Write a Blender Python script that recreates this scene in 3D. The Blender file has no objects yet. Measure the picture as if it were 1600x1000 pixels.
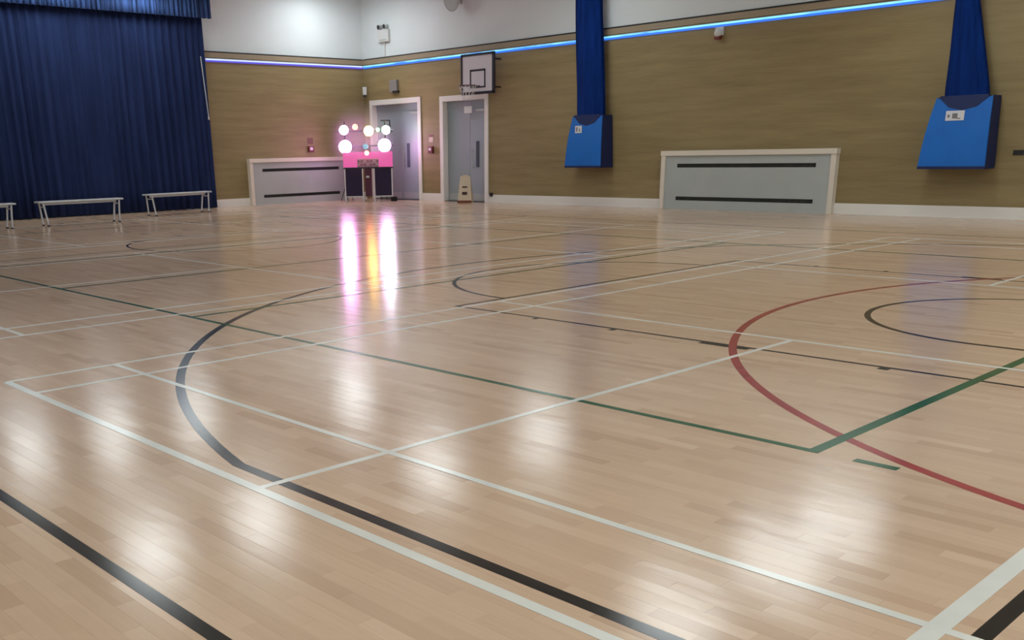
import bpy, bmesh, math, random
from mathutils import Vector, Matrix
random.seed(7)
S = bpy.context.scene
COL = S.collection
PI = math.pi

# ------------------------------------------------------------------ camera
F_PX, PX, PY = 1520.58, 668.33, 711.45
YAW, PITCH, ROLL = 0.8412, -0.3030, -0.0212
CAM = Vector((-2.1499, -3.5445, 1.4122))
fwd = Vector((math.cos(PITCH)*math.cos(YAW), math.cos(PITCH)*math.sin(YAW), math.sin(PITCH)))
rgt = fwd.cross(Vector((0, 0, 1))).normalized()
upv = rgt.cross(fwd)
r2 = math.cos(ROLL)*rgt + math.sin(ROLL)*upv
u2 = -math.sin(ROLL)*rgt + math.cos(ROLL)*upv
cd = bpy.data.cameras.new('camera')
cam = bpy.data.objects.new('camera', cd)
COL.objects.link(cam)
cam.matrix_world = Matrix(((r2.x, u2.x, -fwd.x, CAM.x), (r2.y, u2.y, -fwd.y, CAM.y), (r2.z, u2.z, -fwd.z, CAM.z), (0, 0, 0, 1)))
cd.sensor_width = 36
cd.lens = F_PX/1600*36
cd.shift_x = (800-PX)/1600
cd.shift_y = (PY-500)/1600
cd.clip_end = 200
S.camera = cam

# ------------------------------------------------------------------ world, exposure, lamp strengths
w = bpy.data.worlds.new('world'); S.world = w; w.use_nodes = True
w.node_tree.nodes['Background'].inputs[0].default_value = (0.75, 0.83, 1, 1)
w.node_tree.nodes['Background'].inputs[1].default_value = 0.3
S.view_settings.view_transform = 'Standard'
S.view_settings.look = 'None'
S.view_settings.gamma = 1
S.view_settings.use_curve_mapping = False
S.view_settings.exposure = 0.58
CEIL_LIGHT = 8.6      # luminance of the ceiling fittings
LED_POWER = 2.2
FILL_LIGHT = 7.4      # unseen fill fittings added over the near half of the hall
WASH_LIGHT = 13.0      # fitting close to the far wall
DISCO = 42.0
BLOOM_DENSITY = 0.30

# ------------------------------------------------------------------ helpers
def lin(c):
    return tuple(((v/255)/12.92 if v/255 <= 0.04045 else ((v/255+0.055)/1.055)**2.4) for v in c)

def mat(name, rgb, rough=0.5, metal=0.0, spec=0.5, emit=None, strength=0, noise=None, bump=None):
    """rgb in sRGB 0-255. noise = (scale xyz, amount); bump = (scale, strength)"""
    m = bpy.data.materials.new(name); m.use_nodes = True
    nt = m.node_tree; b = nt.nodes['Principled BSDF']
    c = lin(rgb)
    b.inputs['Base Color'].default_value = (*c, 1)
    b.inputs['Roughness'].default_value = rough
    b.inputs['Metallic'].default_value = metal
    b.inputs['Specular IOR Level'].default_value = spec
    if emit:
        b.inputs['Emission Color'].default_value = (*emit, 1)
        b.inputs['Emission Strength'].default_value = strength
    if noise:
        g = nt.nodes.new('ShaderNodeNewGeometry')
        mp = nt.nodes.new('ShaderNodeMapping'); mp.inputs['Scale'].default_value = noise[0]
        n = nt.nodes.new('ShaderNodeTexNoise'); n.inputs['Scale'].default_value = 1; n.inputs['Detail'].default_value = 4
        nt.links.new(g.outputs['Position'], mp.inputs[0]); nt.links.new(mp.outputs[0], n.inputs['Vector'])
        r = nt.nodes.new('ShaderNodeMapRange')
        r.inputs['From Min'].default_value = 0.3; r.inputs['From Max'].default_value = 0.7
        r.inputs['To Min'].default_value = 1-noise[1]; r.inputs['To Max'].default_value = 1+noise[1]
        nt.links.new(n.outputs['Fac'], r.inputs['Value'])
        mx = nt.nodes.new('ShaderNodeVectorMath'); mx.operation = 'SCALE'
        mx.inputs[0].default_value = c
        nt.links.new(r.outputs[0], mx.inputs['Scale'])
        nt.links.new(mx.outputs[0], b.inputs['Base Color'])
    if bump:
        n2 = nt.nodes.new('ShaderNodeTexNoise'); n2.inputs['Scale'].default_value = bump[0]
        bp = nt.nodes.new('ShaderNodeBump'); bp.inputs['Strength'].default_value = bump[1]; bp.inputs['Distance'].default_value = 0.01
        g2 = nt.nodes.new('ShaderNodeNewGeometry')
        nt.links.new(g2.outputs['Position'], n2.inputs['Vector'])
        nt.links.new(n2.outputs['Fac'], bp.inputs['Height']); nt.links.new(bp.outputs[0], b.inputs['Normal'])
    return m

def link(name, bm, m, parent=None):
    bmesh.ops.recalc_face_normals(bm, faces=bm.faces)
    me = bpy.data.meshes.new(name); bm.to_mesh(me); bm.free()
    if m: me.materials.append(m)
    o = bpy.data.objects.new(name, me); COL.objects.link(o)
    if parent: o.parent = parent
    return o

def box(bm, x0, x1, y0, y1, z0, z1, bevel=0):
    vs = [bm.verts.new(p) for p in ((x0,y0,z0),(x1,y0,z0),(x1,y1,z0),(x0,y1,z0),(x0,y0,z1),(x1,y0,z1),(x1,y1,z1),(x0,y1,z1))]
    fs = [bm.faces.new([vs[i] for i in f]) for f in ((0,3,2,1),(4,5,6,7),(0,1,5,4),(1,2,6,5),(2,3,7,6),(3,0,4,7))]
    if bevel:
        es = list({e for f in fs for e in f.edges})
        bmesh.ops.bevel(bm, geom=es, offset=bevel, segments=2, affect='EDGES', profile=0.5)

def boxes(name, lst, m, parent=None, bevel=0):
    bm = bmesh.new()
    for b in lst: box(bm, *b, bevel=bevel)
    return link(name, bm, m, parent)

def pieces(name, lst, m, parent=None, bevel=0):
    """one object per box"""
    return [boxes(name, [b], m, parent, bevel) for b in lst]

def tube(bm, a, b, r, r1=None, n=10):
    a = Vector(a); b = Vector(b); d = (b-a); L = d.length
    q = d.to_track_quat('Z', 'Y').to_matrix().to_4x4()
    bmesh.ops.create_cone(bm, cap_ends=True, segments=n, radius1=r, radius2=r if r1 is None else r1, depth=L,
                          matrix=Matrix.Translation((a+b)/2) @ q)

def thing(name, label, cat, loc=(0,0,0), rz=0, group=None):
    o = bpy.data.objects.new(name, None); COL.objects.link(o)
    o.empty_display_size = 0.1
    o.location = loc; o.rotation_euler = (0, 0, rz)
    o['label'] = label; o['category'] = cat
    if group: o['group'] = group
    return o

def tag(o, label, cat, group=None):
    o['label'] = label; o['category'] = cat
    if group: o['group'] = group
    return o

def struct(o):
    o['kind'] = 'structure'; return o

def dup(root, loc, rz, label):
    r = root.copy(); COL.objects.link(r); r.location = loc; r.rotation_euler = (0, 0, rz); r['label'] = label
    for ch in list(root.children):
        c = ch.copy(); COL.objects.link(c); c.parent = r
        for g in list(ch.children):
            d = g.copy(); COL.objects.link(d); d.parent = c
    return r

def smooth(o):
    for p in o.data.polygons: p.use_smooth = True
    return o

# ------------------------------------------------------------------ floor material
PW, PL = 0.07, 0.50
def floor_material():
    m = bpy.data.materials.new('sprung_wood_floor'); m.use_nodes = True
    nt = m.node_tree; b = nt.nodes['Principled BSDF']; N = nt.nodes; Lk = nt.links
    def mth(op, a, bb=None):
        n = N.new('ShaderNodeMath'); n.operation = op
        for i, v in enumerate((a, bb)):
            if v is None: continue
            if isinstance(v, (int, float)): n.inputs[i].default_value = v
            else: Lk.new(v, n.inputs[i])
        return n.outputs[0]
    g = N.new('ShaderNodeNewGeometry'); sp = N.new('ShaderNodeSeparateXYZ'); Lk.new(g.outputs['Position'], sp.inputs[0])
    i = mth('FLOOR', mth('DIVIDE', sp.outputs[0], PW))
    off = mth('MULTIPLY', mth('FRACT', mth('MULTIPLY', i, 0.618034)), PL)
    j = mth('FLOOR', mth('DIVIDE', mth('ADD', sp.outputs[1], off), PL))
    cx = N.new('ShaderNodeCombineXYZ'); Lk.new(i, cx.inputs[0]); Lk.new(j, cx.inputs[1])
    wn = N.new('ShaderNodeTexWhiteNoise'); wn.noise_dimensions = '2D'; Lk.new(cx.outputs[0], wn.inputs['Vector'])
    ramp = N.new('ShaderNodeValToRGB'); Lk.new(wn.outputs['Value'], ramp.inputs[0])
    e = ramp.color_ramp.elements
    e[0].position = 0; e[0].color = (*lin((194, 163, 135)), 1)
    e[1].position = 1; e[1].color = (*lin((216, 186, 159)), 1)
    for pos, c in ((0.12, (203, 172, 145)), (0.5, (207, 177, 149)), (0.9, (211, 181, 153))):
        x = ramp.color_ramp.elements.new(pos); x.color = (*lin(c), 1)
    # grain streaks along the strips and broad tone patches
    mp = N.new('ShaderNodeMapping'); mp.inputs['Scale'].default_value = (60, 3, 1); Lk.new(g.outputs['Position'], mp.inputs[0])
    n1 = N.new('ShaderNodeTexNoise'); n1.inputs['Scale'].default_value = 1; n1.inputs['Detail'].default_value = 3; Lk.new(mp.outputs[0], n1.inputs['Vector'])
    n2 = N.new('ShaderNodeTexNoise'); n2.inputs['Scale'].default_value = 0.45; n2.inputs['Detail'].default_value = 3; Lk.new(g.outputs['Position'], n2.inputs['Vector'])
    f = mth('ADD', mth('MULTIPLY', n1.outputs[0], 0.12), mth('MULTIPLY', n2.outputs[0], 0.22))
    f = mth('ADD', f, 0.83)
    sc = N.new('ShaderNodeVectorMath'); sc.operation = 'SCALE'; Lk.new(ramp.outputs[0], sc.inputs[0]); Lk.new(f, sc.inputs['Scale'])
    # dark joints
    fx = mth('FRACT', mth('DIVIDE', sp.outputs[0], PW)); fy = mth('FRACT', mth('DIVIDE', mth('ADD', sp.outputs[1], off), PL))
    jx = mth('LESS_THAN', fx, 0.03); jy = mth('LESS_THAN', fy, 0.005)
    jt = mth('SUBTRACT', 1.0, mth('MULTIPLY', mth('MAXIMUM', jx, jy), 0.04))
    s2 = N.new('ShaderNodeVectorMath'); s2.operation = 'SCALE'; Lk.new(sc.outputs[0], s2.inputs[0]); Lk.new(jt, s2.inputs['Scale'])
    Lk.new(s2.outputs[0], b.inputs['Base Color'])
    # every strip lies at a very slightly different tilt
    sb = N.new('ShaderNodeVectorMath'); sb.operation = 'SUBTRACT'; Lk.new(wn.outputs['Color'], sb.inputs[0]); sb.inputs[1].default_value = (0.5, 0.5, 0.5)
    s3 = N.new('ShaderNodeVectorMath'); s3.operation = 'MULTIPLY'; Lk.new(sb.outputs[0], s3.inputs[0]); s3.inputs[1].default_value = (0.008, 0.007, 0)
    n3 = N.new('ShaderNodeTexNoise'); n3.inputs['Scale'].default_value = 1; n3.inputs['Detail'].default_value = 2
    mp3 = N.new('ShaderNodeMapping'); mp3.inputs['Scale'].default_value = (9, 2.2, 1); Lk.new(g.outputs['Position'], mp3.inputs[0]); Lk.new(mp3.outputs[0], n3.inputs['Vector'])
    bp = N.new('ShaderNodeBump'); bp.inputs['Strength'].default_value = 0.12; bp.inputs['Distance'].default_value = 0.01; Lk.new(n3.outputs[0], bp.inputs['Height'])
    ad = N.new('ShaderNodeVectorMath'); ad.operation = 'ADD'; Lk.new(bp.outputs[0], ad.inputs[0]); Lk.new(s3.outputs[0], ad.inputs[1])
    nm = N.new('ShaderNodeVectorMath'); nm.operation = 'NORMALIZE'; Lk.new(ad.outputs[0], nm.inputs[0])
    Lk.new(nm.outputs[0], b.inputs['Normal'])
    b.inputs['Roughness'].default_value = FLOOR_ROUGH
    b.inputs['Specular IOR Level'].default_value = 0.5
    return m
FLOOR_ROUGH = 0.17
M_floor = floor_material()

def line_mat(name, rgb):
    m = mat(name, rgb, FLOOR_ROUGH, noise=((3, 3, 3), 0.08), bump=None)
    return m
M_lw = line_mat('white_line_paint', (226, 226, 218))
M_lb = line_mat('black_line_paint', (14, 11, 11))
M_lg = line_mat('green_line_paint', (22, 88, 50))
M_lr = line_mat('red_line_paint', (158, 58, 54))

M_white = mat('white_plaster', (222, 228, 230), 0.8, noise=((0.5, 0.5, 0.5), 0.03))
M_trimw = mat('white_gloss_paint', (235, 232, 226), 0.35)
M_frame = mat('cream_gloss_paint', (226, 217, 202), 0.4)
M_grey = mat('grey_sheet_metal', (176, 182, 180), 0.45, noise=((2, 2, 2), 0.03))
M_door = mat('grey_blue_door_laminate', (154, 165, 172), 0.4)
M_dark = mat('dark_grille', (36, 36, 34), 0.6)
M_navy = mat('navy_curtain_fabric', (35, 47, 84), 0.95, spec=0.1, noise=((3, 3, 0.6), 0.18))
M_val = mat('blue_valance_fabric', (54, 80, 132), 0.8, spec=0.3, noise=((16, 16, 0.8), 0.75))
M_net = mat('dark_blue_netting', (10, 42, 106), 0.9, spec=0.1, noise=((14, 14, 1.5), 0.25))
M_bag = mat('bright_blue_vinyl', (20, 104, 192), 0.45, spec=0.4, noise=((3, 3, 3), 0.06), bump=(4, 0.4))
M_bagd = mat('dark_blue_vinyl', (12, 32, 84), 0.6)
M_black = mat('black_plastic', (22, 20, 24), 0.5)
M_blackframe = mat('black_frame_paint', (34, 30, 44), 0.45)
M_plast = mat('white_plastic', (215, 216, 214), 0.4)
M_card = mat('printed_card', (212, 214, 220), 0.6)
M_ink = mat('grey_print', (120, 118, 120), 0.7)
M_steel = mat('steel_tube', (205, 208, 214), 0.35, metal=0.1)
M_red = mat('red_plastic', (110, 30, 26), 0.4)
M_yel = mat('pale_yellow_plastic', (208, 192, 166), 0.5)
M_cap = mat('varnished_capping_wood', (158, 142, 118), 0.5, noise=((2, 2, 20), 0.06))
M_orange = mat('orange_red_iron', (176, 60, 30), 0.4)

def panel_material():
    """stained horizontal board panelling: tone changes board by board, long grain"""
    m = bpy.data.materials.new('stained_wood_panelling'); m.use_nodes = True
    nt = m.node_tree; b = nt.nodes['Principled BSDF']; N = nt.nodes; Lk = nt.links
    g = N.new('ShaderNodeNewGeometry')
    def noise(scale, detail=3):
        mp = N.new('ShaderNodeMapping'); mp.inputs['Scale'].default_value = scale; Lk.new(g.outputs['Position'], mp.inputs[0])
        n = N.new('ShaderNodeTexNoise'); n.inputs['Scale'].default_value = 1; n.inputs['Detail'].default_value = detail
        Lk.new(mp.outputs[0], n.inputs['Vector']); return n.outputs[0]
    a = noise((0.6, 0.6, 7)); c = noise((0.25, 0.25, 0.5), 2); d = noise((2.5, 2.5, 45), 2)
    def mth(op, x, y):
        n = N.new('ShaderNodeMath'); n.operation = op
        for i, v in enumerate((x, y)):
            if isinstance(v, (int, float)): n.inputs[i].default_value = v
            else: Lk.new(v, n.inputs[i])
        return n.outputs[0]
    f = mth('ADD', mth('ADD', mth('MULTIPLY', a, 0.45), mth('MULTIPLY', c, 0.35)), mth('MULTIPLY', d, 0.2))
    r = N.new('ShaderNodeValToRGB'); Lk.new(f, r.inputs[0])
    e = r.color_ramp.elements
    e[0].position = 0.3; e[0].color = (*lin(PAN[0]), 1)
    e[1].position = 0.7; e[1].color = (*lin(PAN[1]), 1)
    Lk.new(r.outputs[0], b.inputs['Base Color'])
    b.inputs['Roughness'].default_value = 0.6
    return m
PAN = ((126, 109, 72), (162, 143, 102))
M_pan = panel_material()

# ------------------------------------------------------------------ room shell
XW, YW = 18.0, 21.6          # faces of the panelling, right wall and far wall
XL, YB, ZC = -4.7, -11.0, 6.3
PANZ = 4.0

def wall_with_holes(name, axis, face, thick, a0, a1, z0, z1, holes, m, parent=None):
    """wall slab normal to axis, running a0..a1 on the other axis, holes = (a0,a1,z0,z1)"""
    As = sorted({a0, a1, *[h[0] for h in holes], *[h[1] for h in holes]})
    Zs = sorted({z0, z1, *[h[2] for h in holes], *[h[3] for h in holes]})
    As = [v for v in As if a0 <= v <= a1]; Zs = [v for v in Zs if z0 <= v <= z1]
    bm = bmesh.new()
    for i in range(len(As)-1):
        run = []
        for k in range(len(Zs)-1):
            ca, cz = (As[i]+As[i+1])/2, (Zs[k]+Zs[k+1])/2
            if any(h[0] < ca < h[1] and h[2] < cz < h[3] for h in holes): continue
            if run and abs(run[-1][1]-Zs[k]) < 1e-6: run[-1][1] = Zs[k+1]
            else: run.append([Zs[k], Zs[k+1]])
        for zz in run:
            if axis == 'x': box(bm, face, face+thick, As[i], As[i+1], zz[0], zz[1])
            else: box(bm, As[i], As[i+1], face, face+thick, zz[0], zz[1])
    return link(name, bm, m, parent)

D1 = (18.98, 21.30, 0.0, 2.90)      # y range, z range of door openings incl. frame
D2 = (16.22, 18.12, 0.0, 2.86)
wr = struct(wall_with_holes('wall_right', 'x', XW+0.05, 0.3, YB, YW+0.35, 0, ZC, [D1, D2], M_white))
wall_with_holes('wood_panelling', 'x', XW, 0.05, YB, YW, 0, PANZ, [D1, D2], M_pan, wr)['label'] = 'brown stained wood panelling'
wf = struct(boxes('wall_far', [(XL, XW+0.05, YW+0.05, YW+0.35, 0, ZC)], M_white))
boxes('wood_panelling', [(12.42, XW, YW, YW+0.05, 0, PANZ)], M_pan, wf)['label'] = 'brown stained wood panelling'
boxes('end_post', [(12.36, 12.46, YW-0.06, YW+0.05, 0, PANZ)], M_pan, wf)
struct(boxes('wall_left', [(XL-0.3, XL, YB, YW+0.35, 0, ZC)], M_white))
struct(boxes('wall_back', [(XL-0.3, XW+0.35, YB-0.3, YB, 0, ZC)], M_white))
struct(boxes('ceiling', [(XL-0.3, XW+0.35, YB-0.3, YW+0.35, ZC, ZC+0.2)], M_white))

# capping rail with a solid dark strip above as painted shadow line (trim), and white skirting boards
t = struct(boxes('trim_1', [(XW-0.035, XW+0.05, YB, YW-0.035, 3.965, 4.095)], M_cap))
boxes('painted_shadow_strip', [(XW+0.005, XW+0.05, YB, YW, 4.095, 4.135)], M_dark, t)
t = struct(boxes('trim_2', [(12.46, XW-0.0, YW-0.035, YW+0.05, 3.965, 4.095)], M_cap))
boxes('painted_shadow_strip', [(12.5, XW, YW+0.005, YW+0.05, 4.095, 4.135)], M_dark, t)
RAD2 = (6.20, 10.42); RAD1 = (13.60, 17.25)
for a, b in [(YB, RAD2[0]), (RAD2[1], D2[0]-0.02), (D2[1]+0.02, D1[0]-0.02)]:
    bm = bmesh.new(); box(bm, XW-0.022, XW, a, b, 0, 0.20); box(bm, XW-0.014, XW, a, b, 0.20, 0.215); struct(link('baseboard_right', bm, M_trimw))
for a, b in ((12.47, RAD1[0]), (RAD1[1], XW-0.03)):
    bm = bmesh.new(); box(bm, a, b, YW-0.022, YW, 0, 0.20); box(bm, a, b, YW-0.014, YW, 0.20, 0.215); struct(link('baseboard_far', bm, M_trimw))

# ------------------------------------------------------------------ floor: strips as pieces near the viewer, slab beyond
R0, R1 = -20, 76                       # rows of strips that are built
RX0, RX1, RY0, RY1 = R0*PW, R1*PW, -4.5, 4.5
fl = struct(boxes('floor', [(XL-0.3, XW+0.35, RY1, YW+0.35, -0.2, 0), (XL-0.3, XW+0.35, YB-0.3, RY0, -0.2, 0),
                            (XL-0.3, RX0, RY0, RY1, -0.2, 0), (RX1, XW+0.35, RY0, RY1, -0.2, 0),
                            (RX0, RX1, RY0, RY1, -0.2, -0.008)], M_floor))
def plank_mesh(bm, x0, x1, y0, y1, dz=0):
    g, c = 0.0001, 0.0002
    rings = []
    for ins, z in ((g, -0.007), (g, -c+dz), (g+c, dz)):
        rings.append([bm.verts.new((a, b, z)) for a, b in ((x0+ins, y0+ins), (x1-ins, y0+ins), (x1-ins, y1-ins), (x0+ins, y1-ins))])
    for k in range(2):
        for q in range(4):
            bm.faces.new((rings[k][q], rings[k][(q+1) % 4], rings[k+1][(q+1) % 4], rings[k+1][q]))
    bm.faces.new(rings[2])
bm = bmesh.new(); plank_mesh(bm, 0, PW, 0, PL)
pm = bpy.data.meshes.new('plank'); bmesh.ops.recalc_face_normals(bm, faces=bm.faces); bm.to_mesh(pm); bm.free(); pm.materials.append(M_floor)
cands = []; rest = bmesh.new()
for i in range(R0, R1):
    off = ((i*0.618034) % 1.0)*PL
    j = math.floor((RY0+off)/PL)
    while j*PL-off < RY1-1e-6:
        y0, y1 = j*PL-off, (j+1)*PL-off
        c = Vector((i*PW+PW/2, (y0+y1)/2, 0))-CAM
        z = c.dot(fwd); full = y0 >= RY0 and y1 <= RY1
        px, py = PX+F_PX*c.dot(r2)/z if z > 0.3 else -1, PY-F_PX*c.dot(u2)/z if z > 0.3 else -1
        vis = z > 0.3 and -40 < px < 1640 and py < 1030
        if vis and full: cands.append((z, i, y0))
        else: plank_mesh(rest, i*PW, (i+1)*PW, max(y0, RY0), min(y1, RY1))
        j += 1
cands.sort()
for k, (z, i, y0) in enumerate(cands):
    if k < 300:
        o = bpy.data.objects.new('plank', pm); COL.objects.link(o); o.parent = fl; o.location = (i*PW, y0, random.uniform(-0.0001, 0))
    else: plank_mesh(rest, i*PW, (i+1)*PW, y0, y0+PL, random.uniform(-0.0001, 0))
o = link('floor_strips', rest, M_floor, fl); o['kind'] = 'stuff'

# ------------------------------------------------------------------ court markings (painted bands on the floor)
LZ = {'k': 0.0006, 'r': 0.0009, 'g': 0.0012, 'w': 0.0015}
LM = {'k': M_lb, 'r': M_lr, 'g': M_lg, 'w': M_lw}
LN = {'k': 'black painted court line', 'r': 'red painted court line', 'g': 'green painted court line', 'w': 'white painted court line'}
def lbox(c, x0, x1, y0, y1, dz=0):
    o = boxes('court_line', [(x0, x1, y0, y1, 0.0002, LZ[c]+dz)], LM[c], fl); o['label'] = LN[c]
def lx(c, x, y0, y1, wd=0.045): lbox(c, x-wd/2, x+wd/2, y0, y1, 0.00012)       # band along y
def ly(c, y, x0, x1, wd=0.045): lbox(c, x0, x1, y-wd/2, y+wd/2)       # band along x
def arc(c, cx, cy, r, a0, a1, wd=0.05, extra=None, n=96):
    """arc in degrees; extra = list of (x,y) points prepended / appended as a straight run"""
    bm = bmesh.new(); pts = []
    for k in range(n+1):
        a = math.radians(a0+(a1-a0)*k/n); d = Vector((math.cos(a), math.sin(a)))
        pts.append((Vector((cx, cy))+d*(r-wd/2), Vector((cx, cy))+d*(r+wd/2)))
    top = [(bm.verts.new((p.x, p.y, LZ[c])), bm.verts.new((q.x, q.y, LZ[c]))) for p, q in pts]
    bot = [(bm.verts.new((p.x, p.y, 0.0002)), bm.verts.new((q.x, q.y, 0.0002))) for p, q in pts]
    for k in range(n):
        bm.faces.new((top[k][0], top[k][1], top[k+1][1], top[k+1][0]))
        bm.faces.new((bot[k][0], bot[k+1][0], bot[k+1][1], bot[k][1]))
        bm.faces.new((top[k][0], top[k+1][0], bot[k+1][0], bot[k][0]))
        bm.faces.new((top[k][1], bot[k][1], bot[k+1][1], top[k+1][1]))
    for k in (0, n): bm.faces.new((top[k][0], bot[k][0], bot[k][1], top[k][1]))
    o = link('court_line', bm, LM[c], fl); o['label'] = LN[c]
# badminton courts, three across the hall
for cy, near in ((0.0, True), (7.83, False), (15.65, False)):
    for s in (-1, 1):
        ly('w', cy+s*3.05, 0, 13.4, 0.04)
        ly('w', cy+s*2.59, 0, 13.4, 0.065 if near and s < 0 else 0.04)
    for x, wd in ((0, 0.05), (0.76, 0.04), (4.72, 0.04), (8.68, 0.04), (12.64, 0.04), (13.4, 0.045)):
        lx('w', x, cy-3.05, cy+3.05, wd)
    ly('w', cy, 0, 4.72, 0.04); ly('w', cy, 8.68, 13.4, 0.04)
# volleyball court
lx('g', 2.2, -1.49, 16.54, 0.045); lx('g', 11.2, -1.49, 16.54, 0.055)
ly('g', -1.46, 2.2, 11.2, 0.06); ly('g', 16.54, 2.2, 11.2, 0.05)
for y in (4.54, 7.54, 10.54): ly('g', y, 2.2, 11.2, 0.05)
lx('g', 2.2, -1.86, -1.66, 0.05); lx('g', 11.2, -1.86, -1.66, 0.05)
# basketball court
lx('k', -0.85, -2.70, 20.8, 0.055); lx('k', 14.25, -2.70, 20.8, 0.05); ly('k', -2.705, -0.87, 14.27, 0.055)
lx('k', 4.245, -2.70, 3.15, 0.04); lx('k', 9.17, -2.70, 3.15, 0.04); ly('k', 3.15, 4.225, 9.19, 0.04)
arc('k', 6.7, 3.15, 1.8, 0, 180, 0.045)
arc('k', 6.7, -1.07, 1.28, 0, 180, 0.05)
lx('k', 5.42, -1.50, -1.07, 0.05); lx('k', 7.98, -1.50, -1.07, 0.05)
a = math.degrees(math.acos(6.6/6.75))
arc('k', 6.7, -1.05, 6.72, a, 180-a, 0.06)
yt = -1.05+6.72*math.sin(math.radians(a))
xt = 6.72*6.6/6.75
lx('k', 6.7-xt, -2.70, yt+0.002, 0.058); lx('k', 6.7+xt, -2.70, yt+0.002, 0.058)
for s, x in ((-1, 4.225), (1, 9.19)):
    for y0, y1 in ((-0.95, -0.88), (0.06, 0.46), (1.25, 1.30), (2.08, 2.13)):
        lbox('k', min(x, x+s*0.06), max(x, x+s*0.06), y0, y1, -0.0001)
arc('k', 6.85, 11.35, 1.8, 0, 360, 0.035); ly('k', 11.35, -0.85, 14.25, 0.035)
# netball goal circle
arc('r', 6.7, -4.05, 4.92, 0, 180, 0.058)
ly('r', -4.05, -0.9, 14.3, 0.05)

# ------------------------------------------------------------------ doors
def door(name, y0, y1, z1, split, hand, reveal_shift=0):
    fr = 0.115
    d = struct(boxes(name, [(XW-0.03, XW+0.33, y0-0.02, y0+fr, 0, z1-fr), (XW-0.03, XW+0.33, y1-fr, y1+0.02, 0, z1-fr),
                            (XW-0.03, XW+0.33, y0-0.02, y1+0.02, z1-fr, z1+0.03)], M_trimw))
    xf = XW+0.16
    boxes('door_panel', [(xf-0.01, xf+0.04, y0+fr, y1-fr, z1-fr-0.22, z1-fr)], M_door, d)['label'] = 'grey overpanel above the leaves'
    for k, (a, b) in enumerate(((y0+fr, split), (split, y1-fr))):
        l = boxes('door_leaf', [(xf, xf+0.045, a+0.004, b-0.004, 0.012, z1-fr-0.225)], M_door, d, bevel=0.003)
        boxes('kick_plate', [(xf-0.004, xf, a+0.06, b-0.06, 0.03, 0.22)], M_grey, l)
        if k == hand:
            boxes('vision_panel', [(xf-0.012, xf, b-0.36, b-0.24, 0.95, 1.65)], mat('dark_safety_glass', (84, 88, 104), 0.15), l)
            bm = bmesh.new()
            tube(bm, (xf-0.06, b-0.12, 0.9), (xf-0.06, b-0.12, 1.45), 0.014)
            for z in (0.95, 1.40): tube(bm, (xf, b-0.12, z), (xf-0.06, b-0.12, z), 0.010)
            link('pull_handle', bm, M_grey, l)
            boxes('closer', [(xf-0.06, xf, a+0.15, a+0.45, z1-fr-0.31, z1-fr-0.25)], M_grey, l, bevel=0.006)
    boxes('threshold', [(XW+0.0, xf+0.05, y0+fr, y1-fr, 0.0, 0.012)], M_dark, d)
    return d
door('door_1', D1[0], D1[1], D1[3], 20.05, 0)
door('door_2', D2[0], D2[1], D2[3], 17.08, 0)

# ------------------------------------------------------------------ radiator covers
def radiator(label, L, loc, rz, H=1.30, depth=0.15):
    """front faces local -y, runs along +x"""
    t = thing('radiator_cover', label, 'radiator', loc, rz)
    f = 0.11
    boxes('frame', [(0, f, -depth, 0, 0, H-f), (L-f, L, -depth, 0, 0, H-f), (-0.01, L+0.01, -depth-0.012, 0, H-f, H)], M_frame, t, bevel=0.005)
    sx0, sx1 = f+0.32, L-f-0.32
    zs = ((0.20, 0.285), (0.93, 1.015))
    d = -depth+0.03
    pn = boxes('front_panel', [(f, L-f, d, d+0.02, 0, zs[0][0]), (f, L-f, d, d+0.02, zs[0][1], zs[1][0]), (f, L-f, d, d+0.02, zs[1][1], H-f),
                          (f, sx0, d, d+0.02, zs[0][0], zs[0][1]), (sx1, L-f, d, d+0.02, zs[0][0], zs[0][1]),
                          (f, sx0, d, d+0.02, zs[1][0], zs[1][1]), (sx1, L-f, d, d+0.02, zs[1][0], zs[1][1])], M_grey, t)
    for za, zb in zs:
        g = boxes('grille', [(sx0, sx1, d+0.03, d+0.04, za, zb)], M_dark, t)
        bars = [(sx0+k*0.03, sx0+k*0.03+0.006, d+0.004, d+0.02, za, zb) for k in range(int((sx1-sx0)/0.03))]
        b = boxes('grille_bars', bars, mat('grille_bar_paint', (70, 72, 70), 0.5), g); b['kind'] = 'stuff'
    return t
radiator('long grey radiator cover in a cream frame between the two blue net bags', RAD2[1]-RAD2[0], (XW, RAD2[1], 0), -PI/2)
radiator('grey radiator cover in a cream frame left of the disco stand', RAD1[1]-RAD1[0], (RAD1[0], YW, 0), 0)

# ------------------------------------------------------------------ LED tape under the capping
def led(label, a, b, core, glow):
    a = Vector(a); b = Vector(b); d = (b-a).normalized(); n = Vector((0, 0, 1)).cross(d)
    t = thing('led_strip', label, 'light', a)
    # n must point into the room
    if (a+n*0.5).x > XW or (a+n*0.5).y > YW: n = -n
    def bar(nm, o0, o1, z0, z1, m):
        bm = bmesh.new(); L = (b-a)
        vs = []
        for base in (Vector((0, 0, 0)), L):
            for o_, z_ in ((o0, z0), (o1, z0), (o1, z1), (o0, z1)):
                vs.append(bm.verts.new(base+n*o_+Vector((0, 0, z_))))
        for f in ((0,1,2,3),(4,7,6,5),(0,4,5,1),(1,5,6,2),(2,6,7,3),(3,7,4,0)): bm.faces.new([vs[i] for i in f])
        return link(nm, bm, m, t)
    bar('mounting_rail', 0.002, 0.04, 0.035, 0.05, M_grey)
    bar('led_tape', 0.012, 0.04, 0.0, 0.035, core)
    bar('diffuser', 0.004, 0.034, -0.042, 0.0, glow)  # diffuser band whose emission also stands in for bloom below the tape
    return t
def emis(name, col, s):
    m = mat(name, (50, 50, 50), 0.5, emit=col, strength=s); return m
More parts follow.
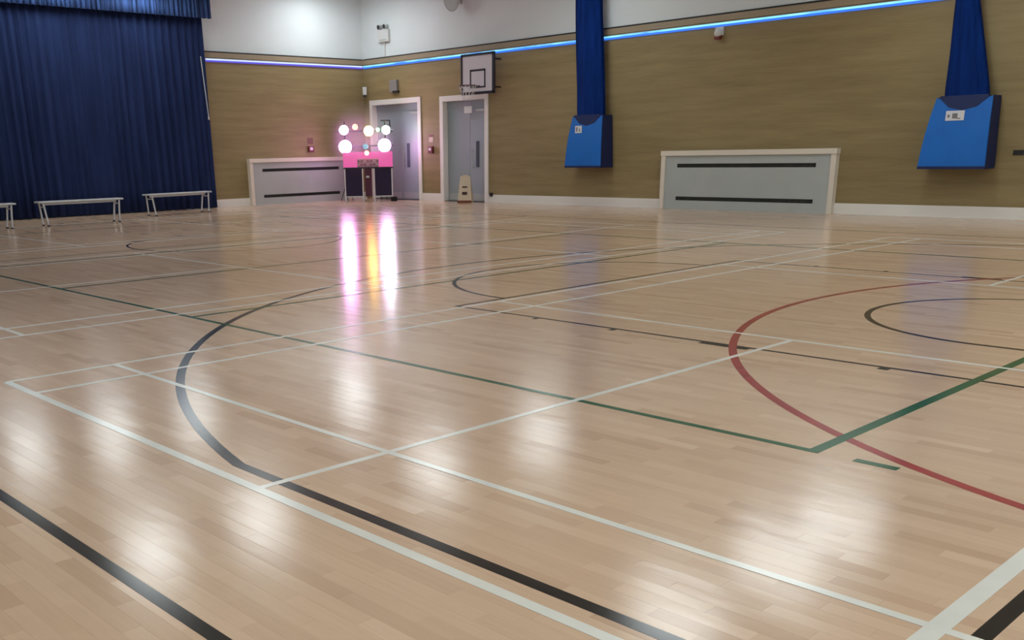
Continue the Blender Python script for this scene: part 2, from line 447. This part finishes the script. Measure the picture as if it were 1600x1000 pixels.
def led_core(name, s):
    """tape of many diodes that shift between cyan white and blue along its length"""
    m = emis(name, (0.4, 0.8, 1.0), s); nt = m.node_tree; b = nt.nodes['Principled BSDF']
    g = nt.nodes.new('ShaderNodeNewGeometry'); n = nt.nodes.new('ShaderNodeTexNoise'); n.inputs['Scale'].default_value = 1.3
    nt.links.new(g.outputs['Position'], n.inputs['Vector'])
    r = nt.nodes.new('ShaderNodeValToRGB'); nt.links.new(n.outputs[0], r.inputs[0])
    r.color_ramp.elements[0].position = 0.35; r.color_ramp.elements[0].color = (0.05, 0.28, 1, 1)
    r.color_ramp.elements[1].position = 0.6; r.color_ramp.elements[1].color = (0.25, 0.80, 1, 1)
    nt.links.new(r.outputs[0], b.inputs['Emission Color']); return m
M_led1 = led_core('led_tape_cyan', LED_POWER*0.45)
M_led2 = emis('led_diffuser_bloom_blue', (0.03, 0.18, 0.85), LED_POWER*0.33)
M_led3 = emis('led_tape_lilac', (0.45, 0.55, 1.0), LED_POWER*0.5)
M_led4 = emis('led_diffuser_bloom_violet', (0.13, 0.10, 0.9), LED_POWER*0.25)
led('pale blue LED strip running along the long right wall under the capping', (XW, YB+0.5, 3.90), (XW, YW-0.05, 3.90), M_led1, M_led2)
led('lilac white LED strip on the short wall beside the navy curtain', (12.52, YW, 3.90), (XW-0.05, YW, 3.90), M_led3, M_led4)

# ------------------------------------------------------------------ curtain, valance, slit strand
def pleats(name, x0, x1, y, z0, z1, amp, pitch, m, seed, parent=None, nz=10, lean=0.0, thick=0.02):
    rnd = random.Random(seed); bm = bmesh.new(); n = int((x1-x0)/pitch*8)
    ph = [rnd.uniform(0, 6.28) for _ in range(6)]
    rows = []
    for k in range(nz+1):
        v = k/nz; z = z0+(z1-z0)*v; row = []
        for i in range(n+1):
            u = i/n; x = x0+(x1-x0)*u
            xx = x+lean*(1-v)*math.sin(x*1.3+ph[3])
            q = 2*PI*xx/pitch+1.6*math.sin(xx*2.1+ph[0])+0.9*math.sin(xx*5.3+ph[1])
            a = amp*(0.75+0.35*math.sin(xx*1.7+ph[2]))*(0.75+0.25*(1-v))
            row.append(bm.verts.new((x, y+a*math.sin(q)+0.3*a*math.sin(2.3*q+ph[4]), z)))
        rows.append(row)
    for k in range(nz):
        for i in range(n): bm.faces.new((rows[k][i], rows[k][i+1], rows[k+1][i+1], rows[k+1][i]))
    o = link(name, bm, m, parent); smooth(o)
    md = o.modifiers.new('thickness', 'SOLIDIFY'); md.thickness = thick
    return o
cur = thing('stage_curtain', 'tall navy blue pleated curtain closing off the stage on the left', 'curtain', (4, 21.4, 0))
for k, (a, b) in enumerate(((-4.6, 4.05), (4.0, 12.38))):
    o = pleats('drape', a-4, b-4, (-0.03 if k else 0.03), 0.02, 5.95, 0.055, 0.21, M_navy, 3+k, cur, lean=0.05)
bm = bmesh.new(); tube(bm, (-8.6, 0, 6.0), (8.4, 0, 6.0), 0.03)
for k in range(18): tube(bm, (-8.5+k*0.99, 0, 6.0), (-8.5+k*0.99, 0, 6.3), 0.008)
link('curtain_rail', bm, M_grey, cur)
val = thing('curtain_valance', 'lighter blue gathered valance across the top of the navy curtain', 'valance', (4, 21.15, 0))
pleats('valance_cloth', -8.6, 8.52, 0, 4.88, 6.0, 0.05, 0.13, M_val, 9, val, nz=5, lean=0.02)
bm = bmesh.new(); tube(bm, (-8.6, 0, 6.03), (8.5, 0, 6.03), 0.025)
for k in range(18): tube(bm, (-8.5+k*0.99, 0, 6.03), (-8.5+k*0.99, 0, 6.3), 0.008)
link('valance_rail', bm, M_grey, val)
bm = bmesh.new(); prev = None
pts = [(8.20, -0.12, 3.95), (8.24, -0.13, 3.2), (8.29, -0.13, 2.45)]  # white strand added for the pale slit at the curtain edge
for a, b in zip(pts, pts[1:]): tube(bm, a, b, 0.011, n=6)
tube(bm, (8.29, -0.13, 2.35), (8.29, -0.13, 2.45), 0.022, 0.012)
link_o = link('slit_strand', bm, M_plast, cur); link_o['label'] = 'thin white strand added for the slit at the curtain edge'

# ------------------------------------------------------------------ wall nets in blue bags
def net(label, yc, ytop, tw, bw, zt_w, H0, H1, wb_top, wb_bot, shift):
    """local: y along wall (+y is left in the photo), x depth (-x into the room)"""
    t = thing('divider_net', label, 'net', (XW, yc, 0))
    bm = bmesh.new(); nz, na = 24, 44; rows = []
    for k in range(nz+1):
        v = k/nz; z = 1.75+(ZC-0.12-1.75)*v
        # width: bw at the bag, tw at zt_w and above
        f = min(1, max(0, (z-2.15)/(zt_w-2.15))); wd = bw+(tw-bw)*f
        if z < 2.15: wd *= 0.97
        cy = (ytop-yc)*f+0.0
        row = []
        for i in range(na):
            a = 2*PI*i/na
            rr = 1+0.10*math.sin(a*9+0.4*math.sin(z*1.2))+0.05*math.sin(a*17+z*0.8)
            row.append(bm.verts.new((-0.27+0.13*rr*math.cos(a), cy+wd/2*rr*math.sin(a), z)))
        rows.append(row)
    for k in range(nz):
        for i in range(na): bm.faces.new((rows[k][i], rows[k][(i+1) % na], rows[k+1][(i+1) % na], rows[k+1][i]))
    bm.faces.new(rows[0]); bm.faces.new(rows[-1])
    smooth(link('net_bundle', bm, M_net, t))
    # open-topped bag, wider at the bottom, deeper at the back corner
    bm = bmesh.new()
    xb, xf = -0.03, -0.50
    def ring(z, wL, wR, x0, x1): return [bm.verts.new(p) for p in ((x0, wL, z), (x1, wL, z), (x1, wR, z), (x0, wR, z))]
    nsl = 8; outer = []
    for k in range(nsl+1):
        v = k/nsl; z = H0+(H1-H0)*v; sag = 0.02*math.sin(v*PI)
        half = (wb_bot+(wb_top-wb_bot)*v)/2
        sh = shift*(1-v)
        outer.append(ring(z, half+sh+sag, -half*1.0, xb, xf+0.10*v-sag))
    for k in range(nsl):
        for i in range(4): bm.faces.new((outer[k][i], outer[k][(i+1) % 4], outer[k+1][(i+1) % 4], outer[k+1][i]))
    bm.faces.new(outer[0])
    # scoop the front lip down in the middle
    bm.edges.ensure_lookup_table()
    o = link('bag', bm, M_bag, t)
    md = o.modifiers.new('cloth', 'SOLIDIFY'); md.thickness = 0.012; md.offset = -1
    # dark collar where the netting drops in and corner straps
    ht = wb_top/2
    bm = bmesh.new()
    pr = [(ht*0.86, H1-0.015), (ht*0.5, H1-0.17), (0, H1-0.23), (-ht*0.5, H1-0.17), (-ht*0.86, H1-0.015)]
    vs = [bm.verts.new((xf+0.088-0.02*(z < H1-0.1), y, z)) for y, z in pr]
    bt = [bm.verts.new((xf+0.088, y, H1+0.03)) for y, z in pr]
    for i in range(4): bm.faces.new((vs[i], vs[i+1], bt[i+1], bt[i]))
    c = link('collar', bm, M_bagd, o); md = c.modifiers.new('t', 'SOLIDIFY'); md.thickness = 0.008; c['label'] = 'dark blue gathered collar'
    # side gusset, darker cloth
    bm = bmesh.new()
    gv = [bm.verts.new(p) for p in ((xb, -wb_top/2-0.004, H1+0.01), (xf+0.10, -wb_top/2-0.004, H1+0.01), (xf, -wb_bot/2-0.004, H0), (xb, -wb_bot/2-0.004, H0))]
    bm.faces.new(gv); c = link('side_gusset', bm, M_bagd, o); md = c.modifiers.new('t', 'SOLIDIFY'); md.thickness = 0.006; c['label'] = 'dark blue side gusset'
    # hem
    boxes('hem', [(xf-0.006, xb, -wb_bot/2, wb_bot/2+shift, H0-0.03, H0+0.02)], M_bagd, o)['label'] = 'dark blue bottom hem'
    # printed card on the front
    zc = H0+(H1-H0)*0.74; xq = xf+0.10*0.74-0.034
    cd_ = boxes('label_card', [(xq, xq+0.004, CARD[0], CARD[1], zc-0.085, zc+0.085)], M_card, o); cd_['label'] = 'small white printed card'
    m_ = (CARD[0]+CARD[1])/2
    if CARD[1]-CARD[0] > 0.3:
        pieces('print', [(xq-0.002, xq, m_-0.045, m_+0.045, zc-0.05, zc+0.04), (xq-0.002, xq, m_+0.09, m_+0.13, zc-0.03, zc+0.02), (xq-0.002, xq, m_-0.10, m_-0.04, zc-0.06, zc-0.04)], M_ink, t)
    else:
        pieces('print', [(xq-0.002, xq, m_+0.03, m_+0.07, zc-0.05, zc+0.05), (xq-0.002, xq, m_-0.05, m_-0.02, zc-0.05, zc+0.02)], M_ink, t)
    for yy in (ht*0.9, -ht*0.9):
        bm = bmesh.new(); tube(bm, (0, yy, H1-0.02), (-0.42, yy, H1-0.0), 0.012, n=6)
        link('hanging_bracket', bm, M_black, t)
    return t
CARD = (0.12, 0.33)
net('dark blue rolled netting in a bright blue bag, nearer the doors', 12.44, 12.60, 0.72, 0.80, 4.8, 0.97, 2.15, 0.92, 1.05, 0.08)
CARD = (-0.06, 0.26)
net('dark blue rolled netting in a bright blue bag, at the right end of the wall', 3.80, 4.02, 0.36, 0.74, 3.8, 0.93, 2.15, 0.96, 1.08, 0.10)

# ------------------------------------------------------------------ basketball practice goal
bb = thing('basketball_goal', 'white basketball backboard in a black frame above the right-hand door', 'backboard', (XW, 16.20, 2.86))
bw, bh, bx = 1.24, 1.0, -0.42
boxes('board', [(bx, bx+0.03, -bw/2, bw/2, 0, bh)], mat('white_backboard', (212, 206, 214), 0.4), bb)
e = 0.05
for q_ in pieces('border', [(bx-0.012, bx+0.035, -bw/2-0.01, -bw/2+e+0.02, -0.01, bh), (bx-0.012, bx+0.035, bw/2-e, bw/2+0.01, -0.01, bh),
                 (bx-0.012, bx+0.035, -bw/2, bw/2, -0.02, e), (bx-0.012, bx+0.035, -bw/2, bw/2, bh-e, bh+0.01)], M_blackframe, bb): q_['label'] = 'black border'
boxes('target_square', [(bx-0.004, bx, 0.24, 0.29, 0.14, 0.60), (bx-0.004, bx, -0.30, -0.25, 0.14, 0.60), (bx-0.004, bx, -0.30, 0.29, 0.56, 0.61), (bx-0.004, bx, -0.30, 0.29, 0.14, 0.18)], M_blackframe, bb)['label'] = 'black target square'
for yy in (-0.45, 0.45):
    for zz in (0.15, 0.85):
        bm = bmesh.new(); tube(bm, (-0.002, yy, zz), (bx+0.03, yy, zz), 0.02); link('wall_bracket', bm, M_black, bb)
bm = bmesh.new(); n = 28; R = 0.225; cx_ = bx-0.15-R
for k in range(n):
    a0, a1 = 2*PI*k/n, 2*PI*(k+1)/n
    tube(bm, (cx_+R*math.cos(a0), R*math.sin(a0), 0.19), (cx_+R*math.cos(a1), R*math.sin(a1), 0.19), 0.011, n=6)
tube(bm, (bx, 0.08, 0.19), (bx-0.16, 0.08, 0.19), 0.011); tube(bm, (bx, -0.08, 0.19), (bx-0.16, -0.08, 0.19), 0.011)
rim = link('rim', bm, mat('dark_rim_iron', (92, 54, 66), 0.4), bb)
bm = bmesh.new()
for k in range(12):
    for s in (1, -1):
        for q in range(4):
            def P(q_, k_):
                a_ = 2*PI*(k_)/12; r_ = R*(1-0.11*q_); return (cx_+r_*math.cos(a_), r_*math.sin(a_), 0.18-0.09*q_)
            tube(bm, P(q, k+s*0.5*(q % 2)), P(q+1, k+s*0.5*((q+1) % 2)), 0.0045, n=4)
link('net', bm, M_plast, rim)

# ------------------------------------------------------------------ small things on the walls
def wallbox(name, label, cat, y, z, wy, hz, d, m, extra=()):
    """box on the right wall, centre y/z"""
    t = thing(name, label, cat, (XW, y, z))
    boxes('housing', [(-d, 0, -wy/2, wy/2, -hz/2, hz/2)], m, t, bevel=min(0.01, d/4))
    for nm, b, mm in extra: boxes(nm, [b], mm, t)
    return t
el = thing('emergency_light', 'white twin spot emergency light high on the white wall by the corner', 'emergency light', (XW+0.05, 20.55, 4.80))
boxes('housing', [(-0.10, 0, -0.24, 0.24, -0.26, 0.08)], M_plast, el, bevel=0.012)
for yy in (-0.13, 0.13):
    bm = bmesh.new(); tube(bm, (-0.05, yy, 0.08), (-0.05, yy, 0.15), 0.02); tube(bm, (-0.02, yy, 0.17), (-0.15, yy, 0.15), 0.055, 0.075, n=14)
    hd = link('lamp_head', bm, M_grey, el)
    bm = bmesh.new(); tube(bm, (-0.15, yy, 0.15), (-0.156, yy, 0.149), 0.06, n=14); link('lens', bm, M_dark, hd)
boxes('vent', [(-0.104, -0.10, -0.15, 0.15, -0.22, -0.19)], M_grey, el)
bm = bmesh.new(); tube(bm, (-0.03, 0.0, -0.26), (-0.03, 0.0, -0.74), 0.015, n=8); link('conduit', bm, M_plast, el)
t = wallbox('wall_sounder', 'small grey square box on the panelling above the left-hand door', 'box', 20.10, 3.28, 0.34, 0.34, 0.09, mat('grey_plastic', (138, 136, 132), 0.5),
        (('base_strip', (-0.095, -0.0, -0.20, 0.02, -0.19, -0.13), M_dark),))
t = thing('corner_sensor', 'small white sensor box in the corner above the left-hand door frame', 'sensor', (XW-0.09, 21.45, 3.20), -0.7)
boxes('housing', [(-0.06, 0.06, -0.08, 0.04, -0.10, 0.13)], M_plast, t, bevel=0.01)
boxes('lens', [(-0.045, 0.045, -0.09, -0.02, -0.16, -0.10)], M_dark, t)
t = thing('fire_call_point', 'red fire call point with sign on the panelling between the two doors', 'alarm', (XW, 18.54, 1.44))
boxes('call_point', [(-0.06, 0, -0.10, 0.10, -0.09, 0.10)], M_red, t, bevel=0.008)
boxes('glass', [(-0.064, -0.058, -0.04, 0.06, -0.02, 0.06)], M_plast, t)
boxes('sign', [(-0.008, 0, -0.09, 0.09, 0.22, 0.42)], M_yel, t); boxes('sign_band', [(-0.010, -0.008, -0.09, 0.09, 0.36, 0.42)], M_red, t)
t = thing('fire_call_point', 'red fire call point on the panelling above the left-hand radiator cover', 'alarm', (15.86, YW, 1.56))
boxes('call_point', [(-0.10, 0.10, -0.06, 0, -0.11, 0.06)], M_red, t, bevel=0.008)
boxes('glass', [(-0.05, 0.05, -0.064, -0.058, -0.05, 0.03)], M_plast, t)
boxes('sign', [(-0.10, 0.10, -0.008, 0, 0.12, 0.30)], mat('brown_sign', (120, 84, 68), 0.5), t)
t = thing('wall_sensor', 'small white motion sensor below the LED strip above the long radiator cover', 'sensor', (XW, 9.16, 3.70))
boxes('base', [(-0.05, 0, -0.10, 0.10, -0.02, 0.15)], M_plast, t, bevel=0.01)
bm = bmesh.new(); bmesh.ops.create_uvsphere(bm, u_segments=16, v_segments=10, radius=0.085, matrix=Matrix.Translation((-0.08, 0, 0.03))); smooth(link('dome', bm, M_plast, t))
boxes('lens', [(-0.12, -0.02, -0.07, 0.07, -0.10, -0.04)], M_red, t, bevel=0.01)
t = thing('wall_speaker', 'grey horn speaker at the top of the white wall near the doors', 'speaker', (XW+0.05, 17.30, 5.34))
bm = bmesh.new(); tube(bm, (-0.02, 0, 0.02), (-0.14, 0, 0), 0.06, 0.10, n=18); tube(bm, (-0.14, 0, 0), (-0.36, 0, -0.04), 0.10, 0.30, n=22)
link('horn', bm, mat('grey_horn', (168, 168, 166), 0.5), t)
bm = bmesh.new(); tube(bm, (-0.361, 0, -0.04), (-0.364, 0, -0.0405), 0.25, n=22); link('mouth', bm, M_grey, t)
boxes('bracket', [(-0.03, 0, -0.05, 0.05, -0.12, 0.12)], M_grey, t)
o = boxes('door_stop', [(XW-0.075, XW-0.022, 16.02, 16.11, 0.17, 0.27)], M_black, bevel=0.01); tag(o, 'small black door stop on the skirting right of the right-hand door', 'door stop')
t = thing('power_socket', 'small dark double socket on the panelling at the far right of the photo', 'socket', (XW, 2.90, 1.17))
boxes('plate', [(-0.012, 0, -0.09, 0.09, -0.045, 0.045)], M_dark, t, bevel=0.004)
pieces('switch', [(-0.018, -0.012, -0.05, -0.02, -0.01, 0.03), (-0.018, -0.012, 0.02, 0.05, -0.01, 0.03)], M_black, t)
o = boxes('door_sign', [(XW+0.045, XW+0.055, 16.90, 17.20, 2.40, 2.58)], M_plast); tag(o, 'pale sign hanging under the head of the right-hand door frame', 'sign')
for yy in (16.95, 17.15):
    bm = bmesh.new(); tube(bm, (XW+0.05, yy, 2.575), (XW+0.05, yy, 2.75), 0.004, n=6); link('sign_wire', bm, M_grey, o)

# folding warning board in front of the right-hand door
t = thing('warning_board', 'cream folding floor sign standing in front of the right-hand door', 'sign', (17.60, 16.72, 0), 0.60)
def slab(name, x_b, x_t, parent, m):
    bm = bmesh.new(); th = 0.015; hw0, hw1 = 0.20, 0.14
    vs = []
    for x, z, hw in ((x_b, 0, hw0), (x_t, 0.72, hw1)):
        vs += [bm.verts.new(p) for p in ((x, -hw, z), (x, hw, z), (x+th, hw, z), (x+th, -hw, z))]
    for f in ((0,1,2,3),(4,7,6,5),(0,4,5,1),(1,5,6,2),(2,6,7,3),(3,7,4,0)): bm.faces.new([vs[i] for i in f])
    return link(name, bm, m, parent)
fp = slab('front_panel', -0.16, -0.012, t, M_yel); slab('back_panel', 0.145, -0.003, t, M_yel)
pieces('print', [(-0.125, -0.112, -0.07, 0.07, 0.22, 0.30), (-0.088, -0.080, -0.07, 0.07, 0.41, 0.45)], mat('brown_print', (74, 52, 40), 0.6), fp)
boxes('handle', [(-0.02, 0.02, -0.07, 0.07, 0.70, 0.75)], M_yel, t, bevel=0.006)
boxes('foot', [(-0.175, -0.13, -0.20, 0.20, 0, 0.07)], mat('rust_foot', (120, 66, 44), 0.6), t)

# ------------------------------------------------------------------ benches in front of the curtain
def bench(label, loc, rz):
    t = thing('bench', label, 'bench', loc, rz, 'white benches in front of the navy curtain')
    L, H = 1.95, 0.53
    boxes('seat', [(-L/2, L/2, -0.15, 0.15, H-0.035, H)], M_steel, t, bevel=0.008)
    boxes('rail', [(-L/2+0.12, L/2-0.12, -0.02, 0.02, H-0.085, H-0.045)], M_steel, t)
    for sx in (-1, 1):
        for sy in (-1, 1):
            bm = bmesh.new()
            tube(bm, (sx*(L/2-0.10), sy*0.12, H-0.045), (sx*(L/2-0.15), sy*0.15, 0.02), 0.020, n=8)
            lg = link('leg', bm, M_steel, t)
            bm = bmesh.new(); tube(bm, (sx*(L/2-0.15), sy*0.15, 0.0), (sx*(L/2-0.15), sy*0.15, 0.03), 0.028, n=8); link('foot', bm, M_black, lg)
        bm = bmesh.new(); tube(bm, (sx*(L/2-0.11), -0.13, H-0.12), (sx*(L/2-0.11), 0.13, H-0.12), 0.014, n=6); link('cross_bar', bm, M_steel, t)
    return t
b0 = bench('middle white bench standing before the navy curtain', (7.18, 18.42, 0), 0.0)
dup(b0, (4.74, 18.42, 0), 0.0, 'white bench cut off by the left edge of the photo')
dup(b0, (10.36, 19.80, 0), 0.15, 'white bench nearest the right end of the navy curtain')

# ------------------------------------------------------------------ disco stand in the corner (faces the viewer)
DJ = (16.83, 20.08, 0); DR = -0.676
bt = thing('disco_booth', 'disco booth with two black front panels and pink emissive top in the corner', 'booth', DJ, DR)
M_dj = mat('deep_violet_cloth', (38, 26, 58), 0.8)
for x0, x1 in ((-0.70, -0.19), (0.20, 0.71)):
    p = boxes('front_panel', [(x0, x1, -0.02, 0.0, 0.17, 1.00)], M_dj, bt); p['label'] = 'black violet front panel'
    for pe in pieces('panel_edge', [(x0-0.035, x0, -0.03, 0.01, 0.0, 1.02), (x1, x1+0.035, -0.03, 0.01, 0.0, 1.02), (x0, x1, -0.03, 0.01, 0.14, 0.17)], M_plast, p): pe['label'] = 'white frame'
boxes('centre_panel', [(-0.10, 0.11, 0.06, 0.08, 0.15, 1.0)], mat('plum_panel', (86, 40, 62), 0.7), bt)
boxes('badge', [(-0.07, 0.03, 0.045, 0.06, 0.72, 0.78)], M_plast, bt)
bt.scale = (0.97, 1, 0.95)
boxes('table_top', [(-0.76, 0.77, -0.04, 0.34, 1.00, 1.04)], M_black, bt, bevel=0.006)
for sx in (-0.7, 0.7):
    for sy in (0.30,):
        bm = bmesh.new(); tube(bm, (sx, sy, 0), (sx, sy, 1.0), 0.02, n=8); link('leg', bm, M_plast, bt)
M_pink = emis('scrim_pink_emission', (1.0, 0.13, 0.45), 0.5)  # pink light on the cloth put in as its own emission
boxes('emissive_scrim', [(-0.76, 0.77, 0.30, 0.32, 1.04, 1.50)], M_pink, bt)['label'] = 'scrim with pink light put in as emission'
# mixer and small gear on the table: separate things
mx = thing('mixing_desk', 'small pale mixing desk with knobs on the disco booth', 'mixer', (DJ[0]+0.10, DJ[1]+0.12, 0.99), DR)
boxes('console', [(-0.32, 0.32, -0.03, 0.015, 0.0, 0.24)], mat('console_pale', (196, 150, 160), 0.5), mx, bevel=0.01)
for k in range(14):
    rr = random.Random(k); x = -0.28+0.56*(k % 7)/6; z = 0.07+0.1*(k//7)
    bm = bmesh.new(); tube(bm, (x, -0.03, z), (x, -0.055, z), 0.022, n=8)
    link('knob', bm, (M_plast, M_red, M_black)[k % 3], mx)
c_, s_ = math.cos(DR), math.sin(DR)
SY = 0.62
t = thing('light_stand', 'black two-legged light stand with cross bars behind the disco booth', 'stand', (DJ[0]-s_*SY, DJ[1]+c_*SY, 0), DR)
for x in (-0.66, 0.55):
    bm = bmesh.new(); tube(bm, (x, 0, 0.3), (x, 0, 2.3), 0.02, n=8); link('pole', bm, M_black, t)
    for k in range(3):
        a = k*2*PI/3+PI/2; bm = bmesh.new(); tube(bm, (x, 0, 0.55), (x+0.22*math.cos(a), 0.22*math.sin(a), 0.01), 0.012, n=6); link('leg', bm, M_black, t)
for z in (2.02, 1.60):
    bm = bmesh.new(); tube(bm, (-0.8, 0, z), (0.8, 0, z), 0.02); link('cross_bar', bm, M_black, t)
boxes('bracket', [(0.68, 0.72, -0.04, 0.0, 1.95, 2.33), (0.42, 0.72, -0.04, 0.0, 2.29, 2.33)], M_black, t)
def lamp(label, x, z, r, col, s, ydep=0.0, cat='light'):
    c, sn = math.cos(DR), math.sin(DR); y = 0.44+ydep
    t = thing('disco_light', label, cat, (DJ[0]+c*x-sn*y, DJ[1]+sn*x+c*y, z-0.08), DR)
    bm = bmesh.new(); tube(bm, (0, 0.0, 0), (0, 0.13, 0), r*1.0, r*0.6, n=20); link('housing', bm, M_black, t)
    m = emis('lamp_'+label.split()[0], col, s)
    bm = bmesh.new(); bmesh.ops.create_uvsphere(bm, u_segments=20, v_segments=12, radius=r*0.95, matrix=Matrix.Diagonal((1, 0.45, 1, 1)))
    smooth(link('lens', bm, m, t))
    pieces('yoke', [(-r-0.02, -r-0.005, 0.02, 0.06, -r*0.6, r*0.6), (r+0.005, r+0.02, 0.02, 0.06, -r*0.6, r*0.6)], M_black, t)
    return t
WP = (1.0, 0.42, 0.95)
lamp('white pink disco light at the upper left of the stand', -0.68, 2.14, 0.14, WP, DISCO)
lamp('large white pink disco light at the lower left of the stand', -0.66, 1.66, 0.20, WP, DISCO)
lamp('large white pink disco light at the lower right of the stand', 0.52, 1.68, 0.20, WP, DISCO)
lamp('pale green white disco light at the upper right of the stand', 0.58, 2.12, 0.13, (0.6, 1.0, 0.85), DISCO)
lamp('yellow disco light in the middle at the top of the stand', 0.06, 2.10, 0.15, (1.0, 0.55, 0.10), DISCO*0.6)
lamp('soft green disco light beside the yellow one', 0.335, 2.13, 0.06, (0.15, 1.0, 0.35), DISCO*0.1)
lamp('small teal disco light in the centre of the stand', -0.05, 1.66, 0.09, (0.0, 0.42, 0.48), 0.7)
lamp('dim orange disco light left of the yellow one', -0.34, 2.22, 0.09, (1.0, 0.25, 0.12), 3)
lamp('red disco light low in the middle of the stand', -0.02, 1.47, 0.07, (1.0, 0.10, 0.06), 22, ydep=-0.36)
# scatter volume added to imitate camera bloom around the lamps
m = bpy.data.materials.new('bloom_volume'); m.use_nodes = True
nt = m.node_tree; nt.nodes.remove(nt.nodes['Principled BSDF'])
v = nt.nodes.new('ShaderNodeVolumeScatter');  v.inputs['Color'].default_value = (1, 0.9, 0.97, 1)
nt.links.new(v.outputs[0], nt.nodes['Material Output'].inputs['Volume'])
tc = nt.nodes.new('ShaderNodeTexCoord'); gr = nt.nodes.new('ShaderNodeTexGradient'); gr.gradient_type = 'SPHERICAL'
ml = nt.nodes.new('ShaderNodeMath'); ml.operation = 'MULTIPLY'; ml.inputs[1].default_value = BLOOM_DENSITY
nt.links.new(tc.outputs['Object'], gr.inputs[0]); nt.links.new(gr.outputs['Fac'], ml.inputs[0]); nt.links.new(ml.outputs[0], v.inputs['Density'])
bm = bmesh.new(); bmesh.ops.create_icosphere(bm, subdivisions=3, radius=1.0)
hz = link('bloom', bm, m); hz['kind'] = 'stuff'; hz.location = (16.85, 20.3, 1.80); hz.scale = (1.12, 1.12, 1.12); tag(hz, 'added volume giving pink bloom around the disco lights', 'bloom')
o = boxes('cable_box', [(17.24, 17.38, 19.42, 19.56, 0, 0.13)], M_black, bevel=0.01); tag(o, 'small black box on the floor in front of the disco booth', 'box')

# ------------------------------------------------------------------ ceiling light fittings (outside the frame, they light the hall and mirror in the floor; near rows added as fill)
M_lamp = emis('fluorescent_diffuser', (0.91, 0.985, 1.0), CEIL_LIGHT)
rows = {20.0: (5.8, 8.0, 10.4, 15.9), 12.0: (5.0, 7.3, 11.9, 15.6), 4.0: (-1.5, 3.5, 9.6, 12.6, 14.9), -4.0: (-2.5, 4.0, 9.0, 14.0), -8.5: (1, 8, 15)}
M_fill = emis('fill_diffuser', (0.91, 0.985, 1.0), FILL_LIGHT)  # unseen fittings added to brighten the hall without mirroring in the floor
M_wash = emis('wash_diffuser', (0.91, 0.985, 1.0), WASH_LIGHT)
RN = {20.0: 'curtain', 12.0: 'middle', 4.0: 'centre court', -4.0: 'added near baseline fill', -8.5: 'added back wall fill'}
ORD = ['first', 'second', 'third', 'fourth', 'fifth', 'sixth']
def ceiling_light(lb, m, big):
    g = 1.7 if big else 1.15
    t = thing('ceiling_light', lb, 'ceiling light', (0, 0, 5.5), 0, 'suspended hall lights')
    boxes('housing', [(-0.44*g, 0.44*g, -0.64*g, 0.64*g, 0.01, 0.09)], M_plast, t)
    boxes('diffuser', [(-0.40*g, 0.40*g, -0.60*g, 0.60*g, -0.01, 0.01)], m, t)
    for yy in (-0.6, 0.6):
        bm = bmesh.new(); tube(bm, (0, yy, 0.09), (0, yy, 0.8), 0.006, n=6); link('suspension_wire', bm, M_grey, t)
    return t
protos = {}
for y, xs in rows.items():
    for k, x in enumerate(xs):
        lb = '%s white ceiling light from the left in the %s row' % (ORD[k], RN[y])
        wash = (k == 3 and y == 20.0)
        kind = 'wash' if wash else ('fill' if y < 0 or x < 0 else 'front')
        loc = (x, y, 5.85 if wash else 5.5)
        if kind not in protos:
            protos[kind] = ceiling_light(lb, {'wash': M_wash, 'fill': M_fill, 'front': M_lamp}[kind], kind == 'fill')
            protos[kind].location = loc
        else: dup(protos[kind], loc, 0, lb)
